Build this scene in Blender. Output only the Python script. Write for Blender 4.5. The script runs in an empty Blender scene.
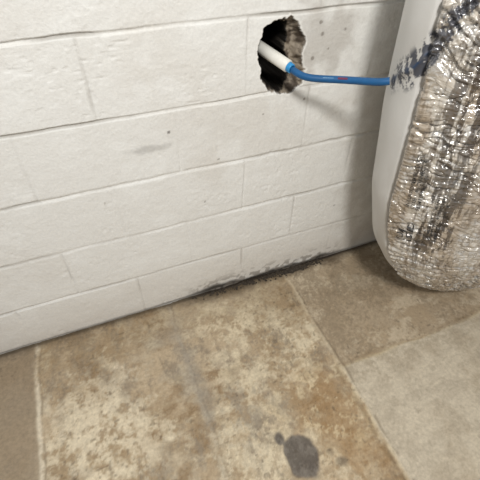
import bpy, math
import numpy as np
from mathutils import Matrix, Vector

# ---------------------------------------------------------------- helpers
def hsh(ix, iy, seed):
    h = (ix.astype(np.int64) * 374761393 + iy.astype(np.int64) * 668265263 + seed * 1442695041) & 0xffffffff
    h = ((h ^ (h >> 13)) * 1274126177) & 0xffffffff
    h = (h ^ (h >> 16)) & 0xffffffff
    return h / 4294967295.0
def vn(x, y, seed=0):
    ix = np.floor(x); iy = np.floor(y)
    fx = x - ix; fy = y - iy
    fx = fx * fx * fx * (fx * (fx * 6 - 15) + 10); fy = fy * fy * fy * (fy * (fy * 6 - 15) + 10)
    a = hsh(ix, iy, seed); b = hsh(ix + 1, iy, seed); c = hsh(ix, iy + 1, seed); d = hsh(ix + 1, iy + 1, seed)
    return (a * (1 - fx) + b * fx) * (1 - fy) + (c * (1 - fx) + d * fx) * fy
def fbm(x, y, seed=0, oct=5, gain=0.5):
    s = 0; a = 1; t = 0
    ca, sa = math.cos(.6), math.sin(.6)
    for o in range(oct):
        s = s + a * vn(x * 2 ** o + 17.3 * o, y * 2 ** o - 9.1 * o, seed + o * 7); t += a; a *= gain
        x, y = x * ca - y * sa, x * sa + y * ca
    return s / t
def fbs(x, y, seed=0, oct=4, gain=0.6):
    """unrotated fbm: keeps directional streaks"""
    s = 0; a = 1; t = 0
    for o in range(oct):
        s = s + a * vn(x * 2 ** o + 17.3 * o, y * 2 ** o - 9.1 * o, seed + o * 7); t += a; a *= gain
    return s / t
def ss(a, b, x):
    t = np.clip((x - a) / (b - a), 0, 1); return t * t * (3 - 2 * t)
def mixc(c, col, m):
    return c * (1 - m[..., None]) + np.array(col)[None, None, :] * m[..., None]
def lin(r, g, b):
    f = lambda v: ((v / 255 + .055) / 1.055) ** 2.4 if v > 10 else v / 255 / 12.92
    return (f(r), f(g), f(b))
def blob(x, y, cx, cy, rx, ry, seed=3, amt=.5, soft=.25):
    d = np.sqrt(((x - cx) / rx) ** 2 + ((y - cy) / ry) ** 2)
    d = d + amt * (fbm(x * 25, y * 25, seed, 4) - .5) * 2
    return 1 - ss(1 - soft, 1 + soft, d)

def grid_obj(name, P, col=None, extra=None, wrap=False, smooth=True):
    n, m = P.shape[:2]
    me = bpy.data.meshes.new(name)
    idx = np.arange(n * m).reshape(n, m)
    if wrap:
        idx = np.concatenate([idx, idx[:, :1]], axis=1)
    q = np.stack([idx[:-1, :-1], idx[:-1, 1:], idx[1:, 1:], idx[1:, :-1]], -1).reshape(-1, 4)
    me.vertices.add(n * m); me.vertices.foreach_set("co", P.reshape(-1).astype(np.float32))
    nf = len(q)
    me.loops.add(nf * 4); me.loops.foreach_set("vertex_index", q.reshape(-1).astype(np.int32))
    me.polygons.add(nf); me.polygons.foreach_set("loop_start", (np.arange(nf) * 4).astype(np.int32))
    me.update(calc_edges=True); me.validate()
    if smooth:
        me.polygons.foreach_set("use_smooth", np.ones(nf, dtype=bool))
    if col is not None:
        ca = me.color_attributes.new("tint", 'FLOAT_COLOR', 'POINT')
        c4 = np.ones((n * m, 4), dtype=np.float32); c4[:, :3] = col.reshape(-1, 3)
        ca.data.foreach_set("color", c4.reshape(-1))
    for k, a in (extra or {}).items():
        at = me.attributes.new(k, 'FLOAT', 'POINT')
        at.data.foreach_set("value", a.reshape(-1).astype(np.float32))
    ob = bpy.data.objects.new(name, me); bpy.context.collection.objects.link(ob)
    return ob

def mat(name):
    m = bpy.data.materials.new(name); m.use_nodes = True
    return m, m.node_tree.nodes, m.node_tree.links, m.node_tree.nodes["Principled BSDF"]
def noise(N, L, scale, detail=6, rough=.6, vec=None):
    n = N.new("ShaderNodeTexNoise"); n.inputs["Scale"].default_value = scale
    n.inputs["Detail"].default_value = detail; n.inputs["Roughness"].default_value = rough
    if vec is not None: L.new(vec, n.inputs["Vector"])
    return n
def ramp(N, L, src, p0, c0, p1, c1):
    r = N.new("ShaderNodeValToRGB"); e = r.color_ramp.elements
    e[0].position = p0; e[0].color = (*c0, 1); e[1].position = p1; e[1].color = (*c1, 1)
    L.new(src, r.inputs[0]); return r
def mul(N, L, a, b, fac=1):
    m = N.new("ShaderNodeMix"); m.data_type = 'RGBA'; m.blend_type = 'MULTIPLY'
    m.inputs[0].default_value = fac; L.new(a, m.inputs[6]); L.new(b, m.inputs[7]); return m.outputs[2]
def simple_mat(name, c, rough=.5, metal=0, nscale=40, var=.15, bump=.1):
    m, N, L, B = mat(name)
    tc = N.new("ShaderNodeTexCoord"); n = noise(N, L, nscale, vec=tc.outputs["Object"])
    r = ramp(N, L, n.outputs[0], .3, tuple(v * (1 - var) for v in c), .7, tuple(min(1, v * (1 + var)) for v in c))
    L.new(r.outputs[0], B.inputs["Base Color"]); B.inputs["Roughness"].default_value = rough
    B.inputs["Metallic"].default_value = metal
    b = N.new("ShaderNodeBump"); b.inputs["Strength"].default_value = bump; b.inputs["Distance"].default_value = .001
    L.new(n.outputs[0], b.inputs["Height"]); L.new(b.outputs[0], B.inputs["Normal"])
    return m

# ---------------------------------------------------------------- surface materials
def surface_mat(name, rough, fine, bump_d, speck=(.86, 1.06)):
    m, N, L, B = mat(name)
    at = N.new("ShaderNodeAttribute"); at.attribute_name = "tint"
    tc = N.new("ShaderNodeTexCoord")
    n1 = noise(N, L, fine, 8, .7, tc.outputs["Object"])
    n2 = noise(N, L, fine * .12, 5, .6, tc.outputs["Object"])
    r = ramp(N, L, n1.outputs[0], .3, (speck[0],) * 3, .65, (speck[1],) * 3)
    L.new(mul(N, L, at.outputs["Color"], r.outputs[0]), B.inputs["Base Color"])
    B.inputs["Roughness"].default_value = rough
    B.inputs["Specular IOR Level"].default_value = .3
    b = N.new("ShaderNodeBump"); b.inputs["Strength"].default_value = .6; b.inputs["Distance"].default_value = bump_d
    add = N.new("ShaderNodeMath"); add.operation = 'ADD'
    L.new(n1.outputs[0], add.inputs[0]); L.new(n2.outputs[0], add.inputs[1])
    L.new(add.outputs[0], b.inputs["Height"]); L.new(b.outputs[0], B.inputs["Normal"])
    return m
mat_wall = surface_mat("painted_block", .62, 130, .0030, (.92, 1.03))
mat_floor = surface_mat("old_concrete", .8, 90, .0014, (.80, 1.12))

# ---------------------------------------------------------------- wall
xs = np.unique(np.round(np.concatenate([np.linspace(-1.6, -.7, 90), np.arange(-.7, .41, .004), np.arange(.41, .62, .002), np.arange(.62, 1.3, .004), np.linspace(1.3, 2.6, 130)]), 5))
zs = np.unique(np.round(np.concatenate([np.arange(-.02, .77, .004), np.arange(.77, 1.01, .002), np.arange(1.01, 1.3, .004), np.linspace(1.3, 2.3, 110)]), 5))
X, Z = np.meshgrid(xs, zs)
dep = np.zeros_like(X)
wob = (fbm(X * 9, Z * 9, 5, 3) - .5) * .006
course = .2
zz = Z + wob
row = np.floor((zz) / course + 1e-6)
dz = np.abs(zz / course - np.round(zz / course)) * course
off = np.where(row.astype(int) % 2 == 0, .415, .215)
xx = X + (fbm(X * 9, Z * 9, 8, 3) - .5) * .006
dxj = np.abs((xx - off) / .4 - np.round((xx - off) / .4)) * .4
fill = fbm(X * 5, Z * 5, 31, 3)
wbed = .0060; wv = .0045
bed = (1 - ss(wbed * .35, wbed, dz)) * (.45 + .9 * ss(.3, .65, fill))
vert = (1 - ss(wv * .35, wv, dxj)) * (.12 + .65 * ss(.35, .7, fbm(X * 4 + 3, Z * 4, 41, 3)))
joint = np.maximum(bed, vert)
dep += joint * .0040
bh = hsh(row, np.floor((xx - off) / .4), 77)
dep += (bh - .5) * .0016
dep += (fbm(X * 6, Z * 6, 2, 4) - .5) * .003 + (fbm(X * 60, Z * 60, 3, 3) - .5) * .0014
pits = ss(.78, .86, vn(X * 95, Z * 95, 14)) * ss(.5, .7, fbm(X * 7, Z * 7, 15, 2))
dep += pits * .0012

W = np.array(lin(231, 230, 226))
col = np.ones(X.shape + (3,)) * W
col = mixc(col, lin(217, 213, 206), ss(.45, .75, fbm(X * 3, Z * 3, 51, 5)) * .6)
col = mixc(col, lin(238, 238, 235), ss(.5, .8, fbm(X * 14, Z * 14, 52, 4)) * .5)
col = mixc(col, lin(206, 199, 189), (1 - ss(0, .28, Z)) * (.25 + .5 * fbm(X * 6, Z * 14, 53, 4)))
col = mixc(col, lin(140, 133, 122), np.clip(joint, 0, 1) * .5 * ss(.30, .65, fbm(X * 8, Z * 8, 58, 3)))
gb = ss(.12, .3, X) * (1 - ss(.78, .95, X))
gh = .010 + .05 * gb * np.clip(fbm(X * 14, Z * 0 + 2, 54, 4) - .22, 0, 1)
col = mixc(col, lin(54, 47, 40), (1 - ss(gh * .5, gh + .008, Z)) * (.45 + .5 * gb))
col = mixc(col, lin(128, 120, 111), ss(.50, .64, fbm(X * 45, Z * 60, 59, 4)) * (1 - ss(.02, .10, Z)) * gb * .7)
col = mixc(col, lin(158, 155, 150), blob(X, Z, .125, .697, .07, .009, 61, .9, .6) * .45)
col = mixc(col, lin(110, 105, 100), blob(X, Z, .19, .738, .005, .004, 62, .3) * .8)
col = mixc(col, lin(168, 160, 150), blob(X, Z, .64, .93, .09, .09, 63, 1.0, .6) * .5)
col = mixc(col, lin(182, 176, 166), blob(X, Z, .97, .62, .13, .5, 64, .8, .6) * .4)  # soft shadow beside the duct, painted into the wall tint
for k, (cx, cz, s) in enumerate([(.62, .97, .004), (.655, .90, .003), (.70, .945, .004), (.6, .765, .004), (.47, .74, .003), (-.02, .55, .003), (.28, .47, .003), (.8, .3, .004), (.33, .62, .003), (.63, .94, .006), (.61, .88, .005)]):
    col = mixc(col, lin(120, 112, 102), blob(X, Z, cx, cz, s, s, 65 + k, .5) * .7)

out = np.array([(.443, .900), (.447, .945), (.466, .976), (.50, .991), (.537, .987), (.562, .967), (.580, .932), (.571, .893), (.588, .852), (.582, .812), (.552, .786), (.515, .796), (.482, .806), (.462, .836), (.453, .868)])
inn = np.array([(.446, .900), (.450, .944), (.468, .972), (.50, .985), (.53, .972), (.540, .935), (.530, .90), (.550, .87), (.558, .842), (.550, .812), (.530, .799), (.505, .804), (.484, .812), (.465, .84), (.455, .868)])
def sdist(poly, X, Z):
    d = np.full(X.shape, 1e9); ins = np.zeros(X.shape, bool)
    n = len(poly)
    for i in range(n):
        a = poly[i]; b = poly[(i + 1) % n]; e = b - a
        t = np.clip(((X - a[0]) * e[0] + (Z - a[1]) * e[1]) / (e @ e), 0, 1)
        d = np.minimum(d, np.hypot(X - a[0] - t * e[0], Z - a[1] - t * e[1]))
        c = ((a[1] > Z) != (b[1] > Z))
        with np.errstate(divide='ignore', invalid='ignore'):
            c &= X < (b[0] - a[0]) * (Z - a[1]) / (b[1] - a[1]) + a[0]
        ins ^= c
    return np.where(ins, d, -d)
jag = (fbm(X * 60, Z * 60, 90, 4) - .5) * .018
so = sdist(out, X, Z) + jag + .001
si = sdist(inn, X, Z) + jag * .8
dep += ss(0, .004, so) * (.006 + 1.2 * np.clip(so, 0, .02) + (fbm(X * 90, Z * 90, 92, 3) - .5) * .012)
dep += ss(0, .005, si) * .17 + ss(.0, .03, si) * .04
mo = ss(-.001, .002, so)
rimc = mixc(np.ones(X.shape + (3,)) * np.array(lin(146, 135, 120)), lin(80, 70, 60), ss(.35, .62, fbm(X * 70, Z * 70, 93, 4)))
col = col * (1 - mo[..., None]) + rimc * mo[..., None]
col = mixc(col, lin(14, 12, 10), ss(-.004, .000, si) * .97)  # cavity colour blackened to stand in for shade deep in the hole
col = mixc(col, lin(240, 238, 233), ss(-.007, -.002, so) * (1 - mo) * .6)
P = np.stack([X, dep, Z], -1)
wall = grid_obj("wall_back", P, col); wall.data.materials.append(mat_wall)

# ---------------------------------------------------------------- floor
xf = np.unique(np.round(np.concatenate([np.linspace(-1.6, -.65, 60), np.arange(-.65, 1.5, .0035), np.linspace(1.5, 2.6, 80)]), 5))
yf = np.unique(np.round(np.concatenate([np.linspace(-2.4, -1.0, 90), np.arange(-1.0, .012, .0035)]), 5))
X, Y = np.meshgrid(xf, yf)
h = (fbm(X * 3, Y * 3, 101, 4) - .5) * .006 + (fbm(X * 22, Y * 22, 102, 4) - .5) * .003
wx = X + (fbm(X * 8, Y * 8, 103, 4) - .5) * .022
wy = Y + (fbm(X * 8, Y * 8, 104, 4) - .5) * .022
big = fbm(X * 4, Y * 4, 105, 7, .62); med = fbm(X * 13, Y * 13, 106, 6, .65); fine = fbm(X * 40, Y * 40, 107, 5, .7)
streak = fbm(X * 10, Y * 32, 108, 5, .65); streak2 = fbm(X * 34, Y * 9, 109, 5, .65)
vf = fbm(X * 95, Y * 95, 110, 3, .8)
col = np.ones(X.shape + (3,)) * np.array(lin(180, 162, 136))
col = mixc(col, lin(152, 131, 102), ss(.38, .60, big) * .7)
col = mixc(col, lin(164, 152, 134), ss(.42, .66, med) * .5)
bay = ss(-.385, -.37, wx) * (1 - ss(.585, .60, wx))
mixn = .38 * big + .27 * med + .2 * fine + .15 * vf
cream = ss(.48, .55, mixn) * bay
col = mixc(col, lin(200, 185, 158), cream * .55)
creamhi = ss(.55, .60, .3 * big + .3 * med + .4 * fine) * bay
col = mixc(col, lin(218, 205, 178), creamhi * .65)
h += creamhi * .0010
b1 = ss(.49, .60, .4 * fbm(X * 5, Y * 5, 111, 6, .65) + .3 * streak + .3 * fine) * bay
col = mixc(col, lin(130, 106, 76), b1 * .7)
b2 = ss(.51, .62, .4 * fbm(X * 7, Y * 7, 112, 6, .65) + .35 * streak2 + .25 * vf) * bay
col = mixc(col, lin(124, 113, 99), b2 * .6)
col = mixc(col, lin(138, 118, 90), bay * ss(-.30, -.06, Y + .25 * (big - .5)) * (.25 + .3 * ss(.4, .6, fine)))
col = mixc(col, lin(150, 118, 78), blob(X, Y, .50, -.66, .10, .20, 113, .9, .7) * .6)
col = mixc(col, lin(210, 192, 158), ss(.49, .58, fine * .5 + med * .5) * blob(X, Y, .45, -.58, .17, .12, 114, .8, .7) * .65)
col = mixc(col, lin(218, 205, 180), ss(.43, .55, med * .4 + fine * .4 + vf * .2) * blob(X, Y, -.2, -.40, .17, .2, 115, .8, .8) * .68)
col = mixc(col, lin(214, 200, 172), ss(.45, .56, med * .4 + fine * .4 + vf * .2) * blob(X, Y, .26, -.28, .15, .2, 116, .8, .8) * .62)
col = mixc(col, lin(148, 139, 125), ss(.45, .58, .5 * fine + .5 * streak2) * blob(X, Y, .20, -.52, .13, .12, 131, .8, .8) * .5)
col = mixc(col, lin(140, 125, 105), (1 - ss(-.395, -.385, wx)) * .75)
rb = ss(.598, .61, wx) * ss(-.49, -.475, wy)
col = mixc(col, lin(168, 151, 127), rb * .7)
col = mixc(col, lin(198, 184, 161), rb * ss(.46, .58, .6 * fbm(X * 6, Y * 12, 117, 6, .65) + .4 * fine) * .6)
col = mixc(col, lin(132, 117, 96), rb * ss(.49, .62, .6 * fbm(X * 9, Y * 5, 118, 6, .65) + .4 * vf) * .55)
sx = (X - .98) * .35 + (Y + .2) * .94
col = mixc(col, lin(198, 186, 164), rb * np.exp(-((sx + .012 * (med - .5) * 6) / .016) ** 2) * ss(.78, .86, X) * ss(.35, .55, fine) * .6)
rf = ss(.595, .605, wx) * (1 - ss(-.495, -.485, wy)) * ss(-.96, -.95, wy)
pale = mixc(np.ones(col.shape) * np.array(lin(192, 180, 159)), lin(176, 163, 142), ss(.4, .65, med))
pale = mixc(pale, lin(162, 150, 131), ss(.48, .66, streak) * .5)
pale = mixc(pale, lin(144, 131, 111), ss(.56, .70, .5 * fine + .5 * big) * .5)
pale = mixc(pale, lin(204, 194, 175), ss(.45, .65, big) * .35)
pale = mixc(pale, lin(160, 147, 126), (ss(-.62, -.49, Y) * ss(.4, .6, fine)) * .45)
col = col * (1 - rf[..., None]) + pale * rf[..., None]
h = h * (1 - .6 * rf) + rf * .002
edge = np.exp(-((wx - .597) / .006) ** 2) * (Y < -.47) * (Y > -.96) + np.exp(-((wy + .49) / .006) ** 2) * (X > .59)
col = mixc(col, lin(214, 200, 170), np.clip(edge, 0, 1) * .55 * ss(.35, .6, fine))
dk = np.exp(-((wx - .583) / .010) ** 2) * (Y < -.47) + np.exp(-((wy + .475) / .008) ** 2) * (X > .59)
col = mixc(col, lin(124, 104, 76), np.clip(dk, 0, 1) * .5 * ss(.35, .6, fine))
for jx, c, a, w in [(-.385, (216, 205, 184), .8, .008), (.105, (166, 156, 140), .5, .008), (.60, (204, 190, 164), .55, .007)]:
    g = np.exp(-((wx - jx) / w) ** 2)
    col = mixc(col, lin(*c), g * a * ss(.3, .6, streak2 * .5 + fine * .5))
    g2 = np.exp(-((wx - jx - .010) / .004) ** 2)
    col = mixc(col, lin(110, 96, 77), g2 * (.5 if jx != .105 else .3) * ss(.35, .55, med)); h -= g2 * .0010
col = mixc(col, lin(150, 143, 132), blob(X, Y, .11, -.30, .030, .15, 120, 1.0, .9) * .5)
col = mixc(col, lin(150, 143, 132), blob(X, Y, .045, -.14, .05, .035, 121, .9, .8) * .3)
sp = np.clip(blob(X, Y, .335, -.685, .050, .062, 122, .22, .10) + blob(X, Y, .292, -.618, .016, .022, 123, .4, .3), 0, 1)
spc = mixc(np.ones(col.shape) * np.array(lin(114, 108, 101)), lin(90, 84, 79), ss(.4, .6, fine))
sp = sp * .92
ring = np.clip(blob(X, Y, .335, -.685, .060, .074, 122, .35, .3), 0, 1) - sp
col = mixc(col, lin(206, 192, 166), np.clip(ring, 0, 1) * .35)
col = col * (1 - sp[..., None]) + spc * sp[..., None]; h -= sp * .0015
col = mixc(col, lin(86, 76, 64), blob(X, Y, .44, -.74, .016, .012, 124, .8, .5) * .6)
col = mixc(col, lin(96, 84, 70), blob(X, Y, .42, -.705, .010, .008, 129, .8, .5) * .5)
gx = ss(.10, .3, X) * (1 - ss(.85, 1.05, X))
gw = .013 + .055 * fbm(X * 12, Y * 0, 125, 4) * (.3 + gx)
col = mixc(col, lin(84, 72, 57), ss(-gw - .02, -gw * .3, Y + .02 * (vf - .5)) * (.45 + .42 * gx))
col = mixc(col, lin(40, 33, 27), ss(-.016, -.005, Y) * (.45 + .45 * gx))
col = mixc(col, lin(118, 103, 83), blob(X, Y, .98, -.17, .22, .10, 126, .8, .8) * .4)  # duct's shadow on the floor, put into the colour
col = mixc(col, lin(90, 78, 63), ss(.86, .9, vn(X * 90, Y * 90, 127)) * ss(.5, .6, big) * .4 * (1 - rf))
h = h - h.max() + .002
P = np.stack([X, Y, h], -1)
floor = grid_obj("floor", P, col); floor.data.materials.append(mat_floor)

# ---------------------------------------------------------------- wrapped duct / insulation
CX, CY = 1.25, -.280
pz = np.array([0, .010, .03, .1, .2, .35, .55, .8, 1.04, 1.4, 1.6, 1.70, 1.735, 1.74])
pa = np.array([.04, .10, .165, .258, .358, .452, .512, .553, .577, .585, .56, .44, .2, .01])
pb = np.array([.02, .06, .09, .140, .186, .235, .254, .262, .265, .265, .25, .20, .1, .005])
zf_ = np.linspace(0, 1.74, 900)
def smooth(v):
    f = np.interp(zf_, pz, v); k = np.ones(45) / 45
    g = np.convolve(np.pad(f, 22, mode='edge'), k, 'valid'); w_ = ss(.0, .06, zf_) * (1 - ss(1.66, 1.72, zf_))
    return f * (1 - w_) + g * w_
za, zb_ = smooth(pa), smooth(pb)
tq = np.linspace(0, 360, 3601); _x = .56 * np.cos(np.radians(tq)); _y = .262 * np.sin(np.radians(tq))
arc = np.concatenate([[0], np.cumsum(np.hypot(np.diff(_x), np.diff(_y)))])
TT_T = [160, 166.5, 175, 184.5, 192.8, 197, 203]; TT_Z = [.88, .89, .925, .957, 1.026, 1.08, 1.18]
def ridge(x, y, seed, o=4):
    return np.abs(fbm(x, y, seed, o, .5) - .5) * 2
def S(th, z, o=0.0):
    a = np.interp(z, zf_, za); b = np.interp(z, zf_, zb_)
    t = np.radians(th); A = np.interp(th, tq, arc)
    seamth = 188.5 + 1.5 * np.sin(z * 9) - 1.5 * (1 - ss(.1, .4, z)) + 1.2 * (fbs(z * 12, z * 0, 230, 3) - .5)
    film = ss(seamth - .8, seamth + .8, th) * (1 - ss(315, 320, th))
    wq = fbm(A * 6, z * 6, 203, 3) * .12
    w1 = ridge(A * 5, (z + wq) * 34, 201); w2 = ridge(A * 16, (z - wq) * 30, 205); w3 = ridge(A * 30, (z + wq) * 70, 207, 3)
    low = 1 - ss(.12, .5, z)
    near_s = np.exp(-np.abs(th - seamth) / 14)
    d = film * (-.012 * (1 - ss(0, .22, w1)) * (.4 + .6 * np.maximum(low, near_s)) - .005 * (1 - ss(0, .25, w2)) - .0025 * (1 - ss(0, .3, w3)))
    d = d + film * .012 + .012 * (fbm(A * 5, z * 3, 206, 3) - .5)
    d = d - .012 * np.exp(-((th - seamth) / 1.3) ** 2)
    tt = np.interp(th, TT_T, TT_Z)
    d = d + .007 * np.exp(-((z - tt) / .012) ** 2) * ss(172, 177, th) * (1 - ss(190, 197, th))
    d = d * ss(0, .05, z) * (1 - ss(1.65, 1.73, z)) + o
    nx = np.cos(t) / a; ny = np.sin(t) / b; nl = np.hypot(nx, ny)
    x = CX + a * np.cos(t) + d * nx / nl; y = CY + b * np.sin(t) + d * ny / nl
    y = np.minimum(y, -.010)
    return x, y, z, film
th = np.unique(np.round(np.concatenate([np.arange(0, 140, 2.0), np.arange(140, 186, .5), np.arange(186, 262, .22), np.arange(262, 360, 2.0)]), 4))
zb = np.unique(np.round(np.concatenate([np.array([0, .004, .01, .015]), np.arange(.02, 1.22, .0025), np.arange(1.22, 1.74, .012), [1.73, 1.737, 1.74]]), 5))
T, ZB = np.meshgrid(th, zb)
x, y, z, film = S(T, ZB)
A = np.interp(T, tq, arc)
c = np.ones(T.shape + (3,)) * np.array(lin(210, 209, 206))
c = mixc(c, lin(190, 187, 182), ss(.45, .7, fbm(A * 8, ZB * 5, 210, 5)) * .5)
c = mixc(c, lin(158, 150, 140), (1 - ss(0, .2, ZB)) * .4)
fc = np.ones(T.shape + (3,)) * np.array(lin(200, 192, 180))
f1 = fbs(A * 55, ZB * 7, 211, 5, .65); f2 = fbm(A * 16, ZB * 4, 212, 4, .6); f3 = fbs(A * 130, ZB * 26, 213, 4, .75)
f4 = fbm(A * 30, ZB * 60, 216, 5, .7)
fc = mixc(fc, lin(226, 225, 222), ss(.45, .6, f4) * .6)
fc = mixc(fc, lin(164, 146, 124), ss(.42, .60, f2) * .65)
pa0 = np.interp(200, tq, arc)
q = A - pa0 - .035 * (1.0 - ZB)
zone = ss(-.03, .02, q) * ss(.25, .5, ZB) * (1 - ss(.08, .16, q))
zone = np.clip(zone * (.45 + 1.0 * f2), 0, 1)
fc = mixc(fc, lin(50, 41, 34), ss(.45, .53, .55 * f1 + .45 * f3 + .10 * (zone - .8)) * (.12 + .85 * zone))
fc = mixc(fc, lin(112, 96, 80), ss(.53, .63, f3) * .4)
c = c * (1 - film[..., None]) + fc * film[..., None]
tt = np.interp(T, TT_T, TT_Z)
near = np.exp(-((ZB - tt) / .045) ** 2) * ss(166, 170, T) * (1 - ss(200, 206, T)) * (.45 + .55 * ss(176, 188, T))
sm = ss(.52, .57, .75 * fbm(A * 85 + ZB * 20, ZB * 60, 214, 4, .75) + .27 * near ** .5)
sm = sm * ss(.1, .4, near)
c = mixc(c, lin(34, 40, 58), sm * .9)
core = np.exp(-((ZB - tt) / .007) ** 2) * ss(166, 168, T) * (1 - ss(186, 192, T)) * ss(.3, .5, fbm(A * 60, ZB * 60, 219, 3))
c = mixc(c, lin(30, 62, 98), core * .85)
duct_root = bpy.data.objects.new("insulated_duct", None); bpy.context.collection.objects.link(duct_root)
metal = film * ss(.42, .6, f4) * (1 - zone * .6)
duct = grid_obj("wrap", np.stack([x, y, z + .001], -1), c, {"film": film, "metal": metal}, wrap=True)
m, N, L, B = mat("poly_wrap")
at = N.new("ShaderNodeAttribute"); at.attribute_name = "tint"
af = N.new("ShaderNodeAttribute"); af.attribute_name = "film"
am = N.new("ShaderNodeAttribute"); am.attribute_name = "metal"
tc = N.new("ShaderNodeTexCoord")
mp = N.new("ShaderNodeMapping"); mp.inputs["Scale"].default_value = (1, 1, 2.8); L.new(tc.outputs["Object"], mp.inputs[0])
n = noise(N, L, 20, 4, .5, mp.outputs[0]); n.inputs["Distortion"].default_value = 1.5
L.new(at.outputs["Color"], B.inputs["Base Color"])
mr = N.new("ShaderNodeMapRange"); mr.inputs[3].default_value = .5; mr.inputs[4].default_value = .28
L.new(af.outputs["Fac"], mr.inputs[0]); L.new(mr.outputs[0], B.inputs["Roughness"])
mm = N.new("ShaderNodeMath"); mm.operation = 'MULTIPLY'; mm.inputs[1].default_value = .55
L.new(am.outputs["Fac"], mm.inputs[0]); L.new(mm.outputs[0], B.inputs["Metallic"])
L.new(af.outputs["Fac"], B.inputs["Coat Weight"])
B.inputs["Coat Roughness"].default_value = .10; B.inputs["Coat IOR"].default_value = 1.8
b = N.new("ShaderNodeBump"); b.inputs["Distance"].default_value = .007
sm_ = N.new("ShaderNodeMapRange"); sm_.inputs[3].default_value = .06; sm_.inputs[4].default_value = .9
L.new(af.outputs["Fac"], sm_.inputs[0]); L.new(sm_.outputs[0], b.inputs["Strength"])
L.new(n.outputs[0], b.inputs["Height"]); L.new(b.outputs[0], B.inputs["Normal"]); L.new(b.outputs[0], B.inputs["Coat Normal"])
duct.data.materials.append(m); duct.parent = duct_root

ink = simple_mat("black_ink", (.03, .028, .028), .5)
def label(s, th0, z0, size, name, bold=0.0):
    cu = bpy.data.curves.new(name, 'FONT'); cu.body = s; cu.size = size; cu.resolution_u = 2; cu.offset = bold
    o = bpy.data.objects.new(name, cu); bpy.context.collection.objects.link(o)
    bpy.context.view_layer.update()
    me = bpy.data.meshes.new_from_object(o.evaluated_get(bpy.context.evaluated_depsgraph_get()))
    bpy.data.objects.remove(o)
    n = len(me.vertices); co = np.zeros(n * 3, np.float32); me.vertices.foreach_get("co", co); co = co.reshape(-1, 3)
    zz = z0 + co[:, 0]; tth = np.interp(np.interp(th0, tq, arc) - co[:, 1], arc, tq)
    px, py, pzz, _ = S(tth, zz, .0045)
    co = np.stack([px, py, pzz], -1); me.vertices.foreach_set("co", co.reshape(-1).astype(np.float32)); me.update()
    ob = bpy.data.objects.new(name, me); bpy.context.collection.objects.link(ob)
    me.materials.append(ink); ob.parent = duct_root
label("INSULATED FLEXIBLE DUCT\nCLASS 1 AIR CONNECTOR\nFLAME SPREAD < 25", 199, .60, .0135, "print_block", .0001)
label("R-VALUE 6.0 AT 75 F MEAN\nTESTED TO STANDARD 181\nMAX VELOCITY 5000 FPM", 211, .50, .0125, "print_lines", .0001)
label("[UL]\nLISTED", 199, .46, .026, "print_mark", .0004)

# ---------------------------------------------------------------- pipes
def tube(name, pts, r, material, parent, caps=True):
    cu = bpy.data.curves.new(name, 'CURVE'); cu.dimensions = '3D'; cu.bevel_depth = r; cu.bevel_resolution = 10
    cu.use_fill_caps = caps; cu.resolution_u = 24
    sp = cu.splines.new('NURBS'); sp.points.add(len(pts) - 1)
    for p, q in zip(sp.points, pts): p.co = (*q, 1)
    sp.use_endpoint_u = True; sp.order_u = 4 if len(pts) > 3 else 2
    o = bpy.data.objects.new(name, cu); bpy.context.collection.objects.link(o); bpy.context.view_layer.update()
    me = bpy.data.meshes.new_from_object(o.evaluated_get(bpy.context.evaluated_depsgraph_get()))
    bpy.data.objects.remove(o)
    for p in me.polygons: p.use_smooth = True
    ob = bpy.data.objects.new(name, me); bpy.context.collection.objects.link(ob)
    me.materials.clear(); me.materials.append(material)
    ob.parent = parent; return ob
pvc = simple_mat("white_pvc", lin(226, 224, 216), .35, var=.04)
blue = simple_mat("blue_pex", lin(20, 84, 134), .4, var=.15)
blue2 = simple_mat("blue_fitting", lin(46, 140, 200), .35, var=.1)
red = simple_mat("red_print", lin(110, 44, 70), .5)
white = simple_mat("white_print", lin(120, 160, 190), .5)
def ringpipe(name, a, b_, ro, ri, material, parent):
    a = Vector(a); b_ = Vector(b_); d = (b_ - a); L_ = d.length; q = d.to_track_quat('Z', 'Y')
    prof = [(ri, 0), (ro, 0), (ro, L_ - .002), (ro - .0015, L_), (ri + .0008, L_), (ri, L_ - .001), (ri, 0)]
    V = []; Fc = []; n = 40
    for (r, h_) in prof[:-1]:
        for i in range(n):
            t = 2 * math.pi * i / n; V.append(a + q @ Vector((r * math.cos(t), r * math.sin(t), h_)))
    k = len(prof) - 1
    for j in range(k):
        for i in range(n):
            Fc.append((j * n + i, j * n + (i + 1) % n, ((j + 1) % k) * n + (i + 1) % n, ((j + 1) % k) * n + i))
    me = bpy.data.meshes.new(name); me.from_pydata(V, [], Fc); me.update()
    for p in me.polygons: p.use_smooth = True
    ob = bpy.data.objects.new(name, me); bpy.context.collection.objects.link(ob); me.materials.append(material); ob.parent = parent
    return ob
br = bpy.data.objects.new("water_supply_pipe", None); bpy.context.collection.objects.link(br)
ringpipe("pvc_sleeve", (.447, .10, .922), (.513, -.045, .887), .0160, .0120, pvc, br)
ringpipe("blue_collar", (.502, -.015, .893), (.5165, -.058, .885), .0124, .0085, blue2, br)
pts = [(.47, .08, .912), (.50, -.01, .894), (.516, -.055, .884), (.533, -.085, .874), (.556, -.105, .874), (.578, -.121, .8755), (.6176, -.151, .880), (.654, -.200, .890), (.672, -.222, .895), (.686, -.232, .900)]
tube("blue_tube", pts, .0090, blue, br)
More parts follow.
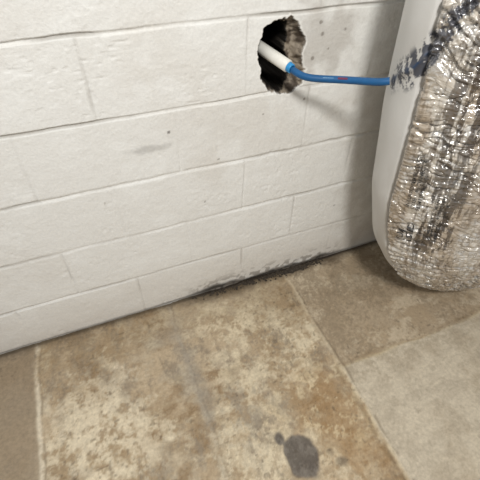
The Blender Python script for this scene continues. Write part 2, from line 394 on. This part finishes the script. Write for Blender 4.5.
def on_tube(t0, t1, k=8, lift=.0091, r=.002, mt=None, nm="print"):
    q = []
    for i in range(k):
        t = t0 + (t1 - t0) * i / (k - 1)
        A_ = Vector((.578, -.121, .8755)); B_ = Vector((.6176, -.151, .880)); C_ = Vector((.654, -.200, .890))
        p = A_ * (1 - t) ** 2 + 2 * t * (1 - t) * (B_ + Vector((.003, .0, -.0005))) + C_ * t * t
        q.append(p + Vector((-.35, -.62, .70)).normalized() * (lift - r * .6))
    tube(nm, q, r, mt, br)
on_tube(.30, .52, r=.003, mt=red, nm="red_print")
on_tube(-.05, .2, r=.0010, mt=white, nm="white_print")

# crumbs of broken masonry at the wall foot
import bmesh
rng = np.random.RandomState(4)
V = []; Fc = []
def crumb(cx, cy, s, fl=.6):
    bm = bmesh.new(); bmesh.ops.create_icosphere(bm, subdivisions=2, radius=1)
    k = rng.rand(3) * 5
    base = len(V)
    sx, sy, sz = s * (.7 + .6 * rng.rand()), s * (.7 + .6 * rng.rand()), s * fl
    for v in bm.verts:
        n_ = 1 + .35 * math.sin(v.co.x * 4 + k[0]) * math.cos(v.co.y * 5 + k[1]) + .15 * math.sin(v.co.z * 9 + k[2])
        V.append((cx + v.co.x * sx * n_, min(cy + v.co.y * sy * n_, -.003), max(.0003, sz * .4 + v.co.z * sz * n_)))
    for f in bm.faces: Fc.append(tuple(base + v.index for v in f.verts))
    bm.free()
for i in range(300):
    cx = .18 + .62 * rng.beta(2.6, 1.7); crumb(cx, -.008 - abs(rng.randn()) * .013, .0015 + .0045 * rng.rand() ** 2)
for i in range(18):
    crumb(.645 + .028 * rng.randn(), -.014 - .012 * rng.rand(), .006 + .008 * rng.rand())
me = bpy.data.meshes.new("masonry_debris"); me.from_pydata(V, [], Fc); me.update()
deb = bpy.data.objects.new("masonry_debris", me); bpy.context.collection.objects.link(deb)
me.materials.append(simple_mat("debris", lin(60, 52, 43), .9, nscale=120, var=.5))

# ---------------------------------------------------------------- light
def area(name, loc, target, size, e, c=(1, 1, 1), sy=None):
    l = bpy.data.lights.new(name, 'AREA'); l.energy = e; l.color = c; l.size = size
    if sy: l.shape = 'RECTANGLE'; l.size_y = sy
    o = bpy.data.objects.new(name, l); bpy.context.collection.objects.link(o); o.location = loc
    o.rotation_euler = (Vector(target) - Vector(loc)).to_track_quat('-Z', 'Y').to_euler()
area("ceiling_light", (0, -1.7, 2.45), (.4, -.2, .3), .30, 46, (1, .985, .95), .30)
w = bpy.data.worlds.new("room_ambient"); bpy.context.scene.world = w; w.use_nodes = True
w.node_tree.nodes["Background"].inputs[0].default_value = (1, .99, .97, 1)
w.node_tree.nodes["Background"].inputs[1].default_value = .42

# ---------------------------------------------------------------- camera
cam = bpy.data.cameras.new("camera"); cam.sensor_width = 36; cam.lens = 36 * 400 / 480; cam.clip_start = .02
co = bpy.data.objects.new("camera", cam); bpy.context.collection.objects.link(co)
r = Vector((.928, -.3715, .0159)).normalized(); bk = Vector((-.273, -.652, .707)).normalized()
u = bk.cross(r).normalized(); bk = r.cross(u)
M = Matrix(((r.x, u.x, bk.x, 0), (r.y, u.y, bk.y, -.97), (r.z, u.z, bk.z, 1.3), (0, 0, 0, 1)))
co.matrix_world = M
bpy.context.scene.camera = co
bpy.context.scene.view_settings.view_transform = 'Standard'
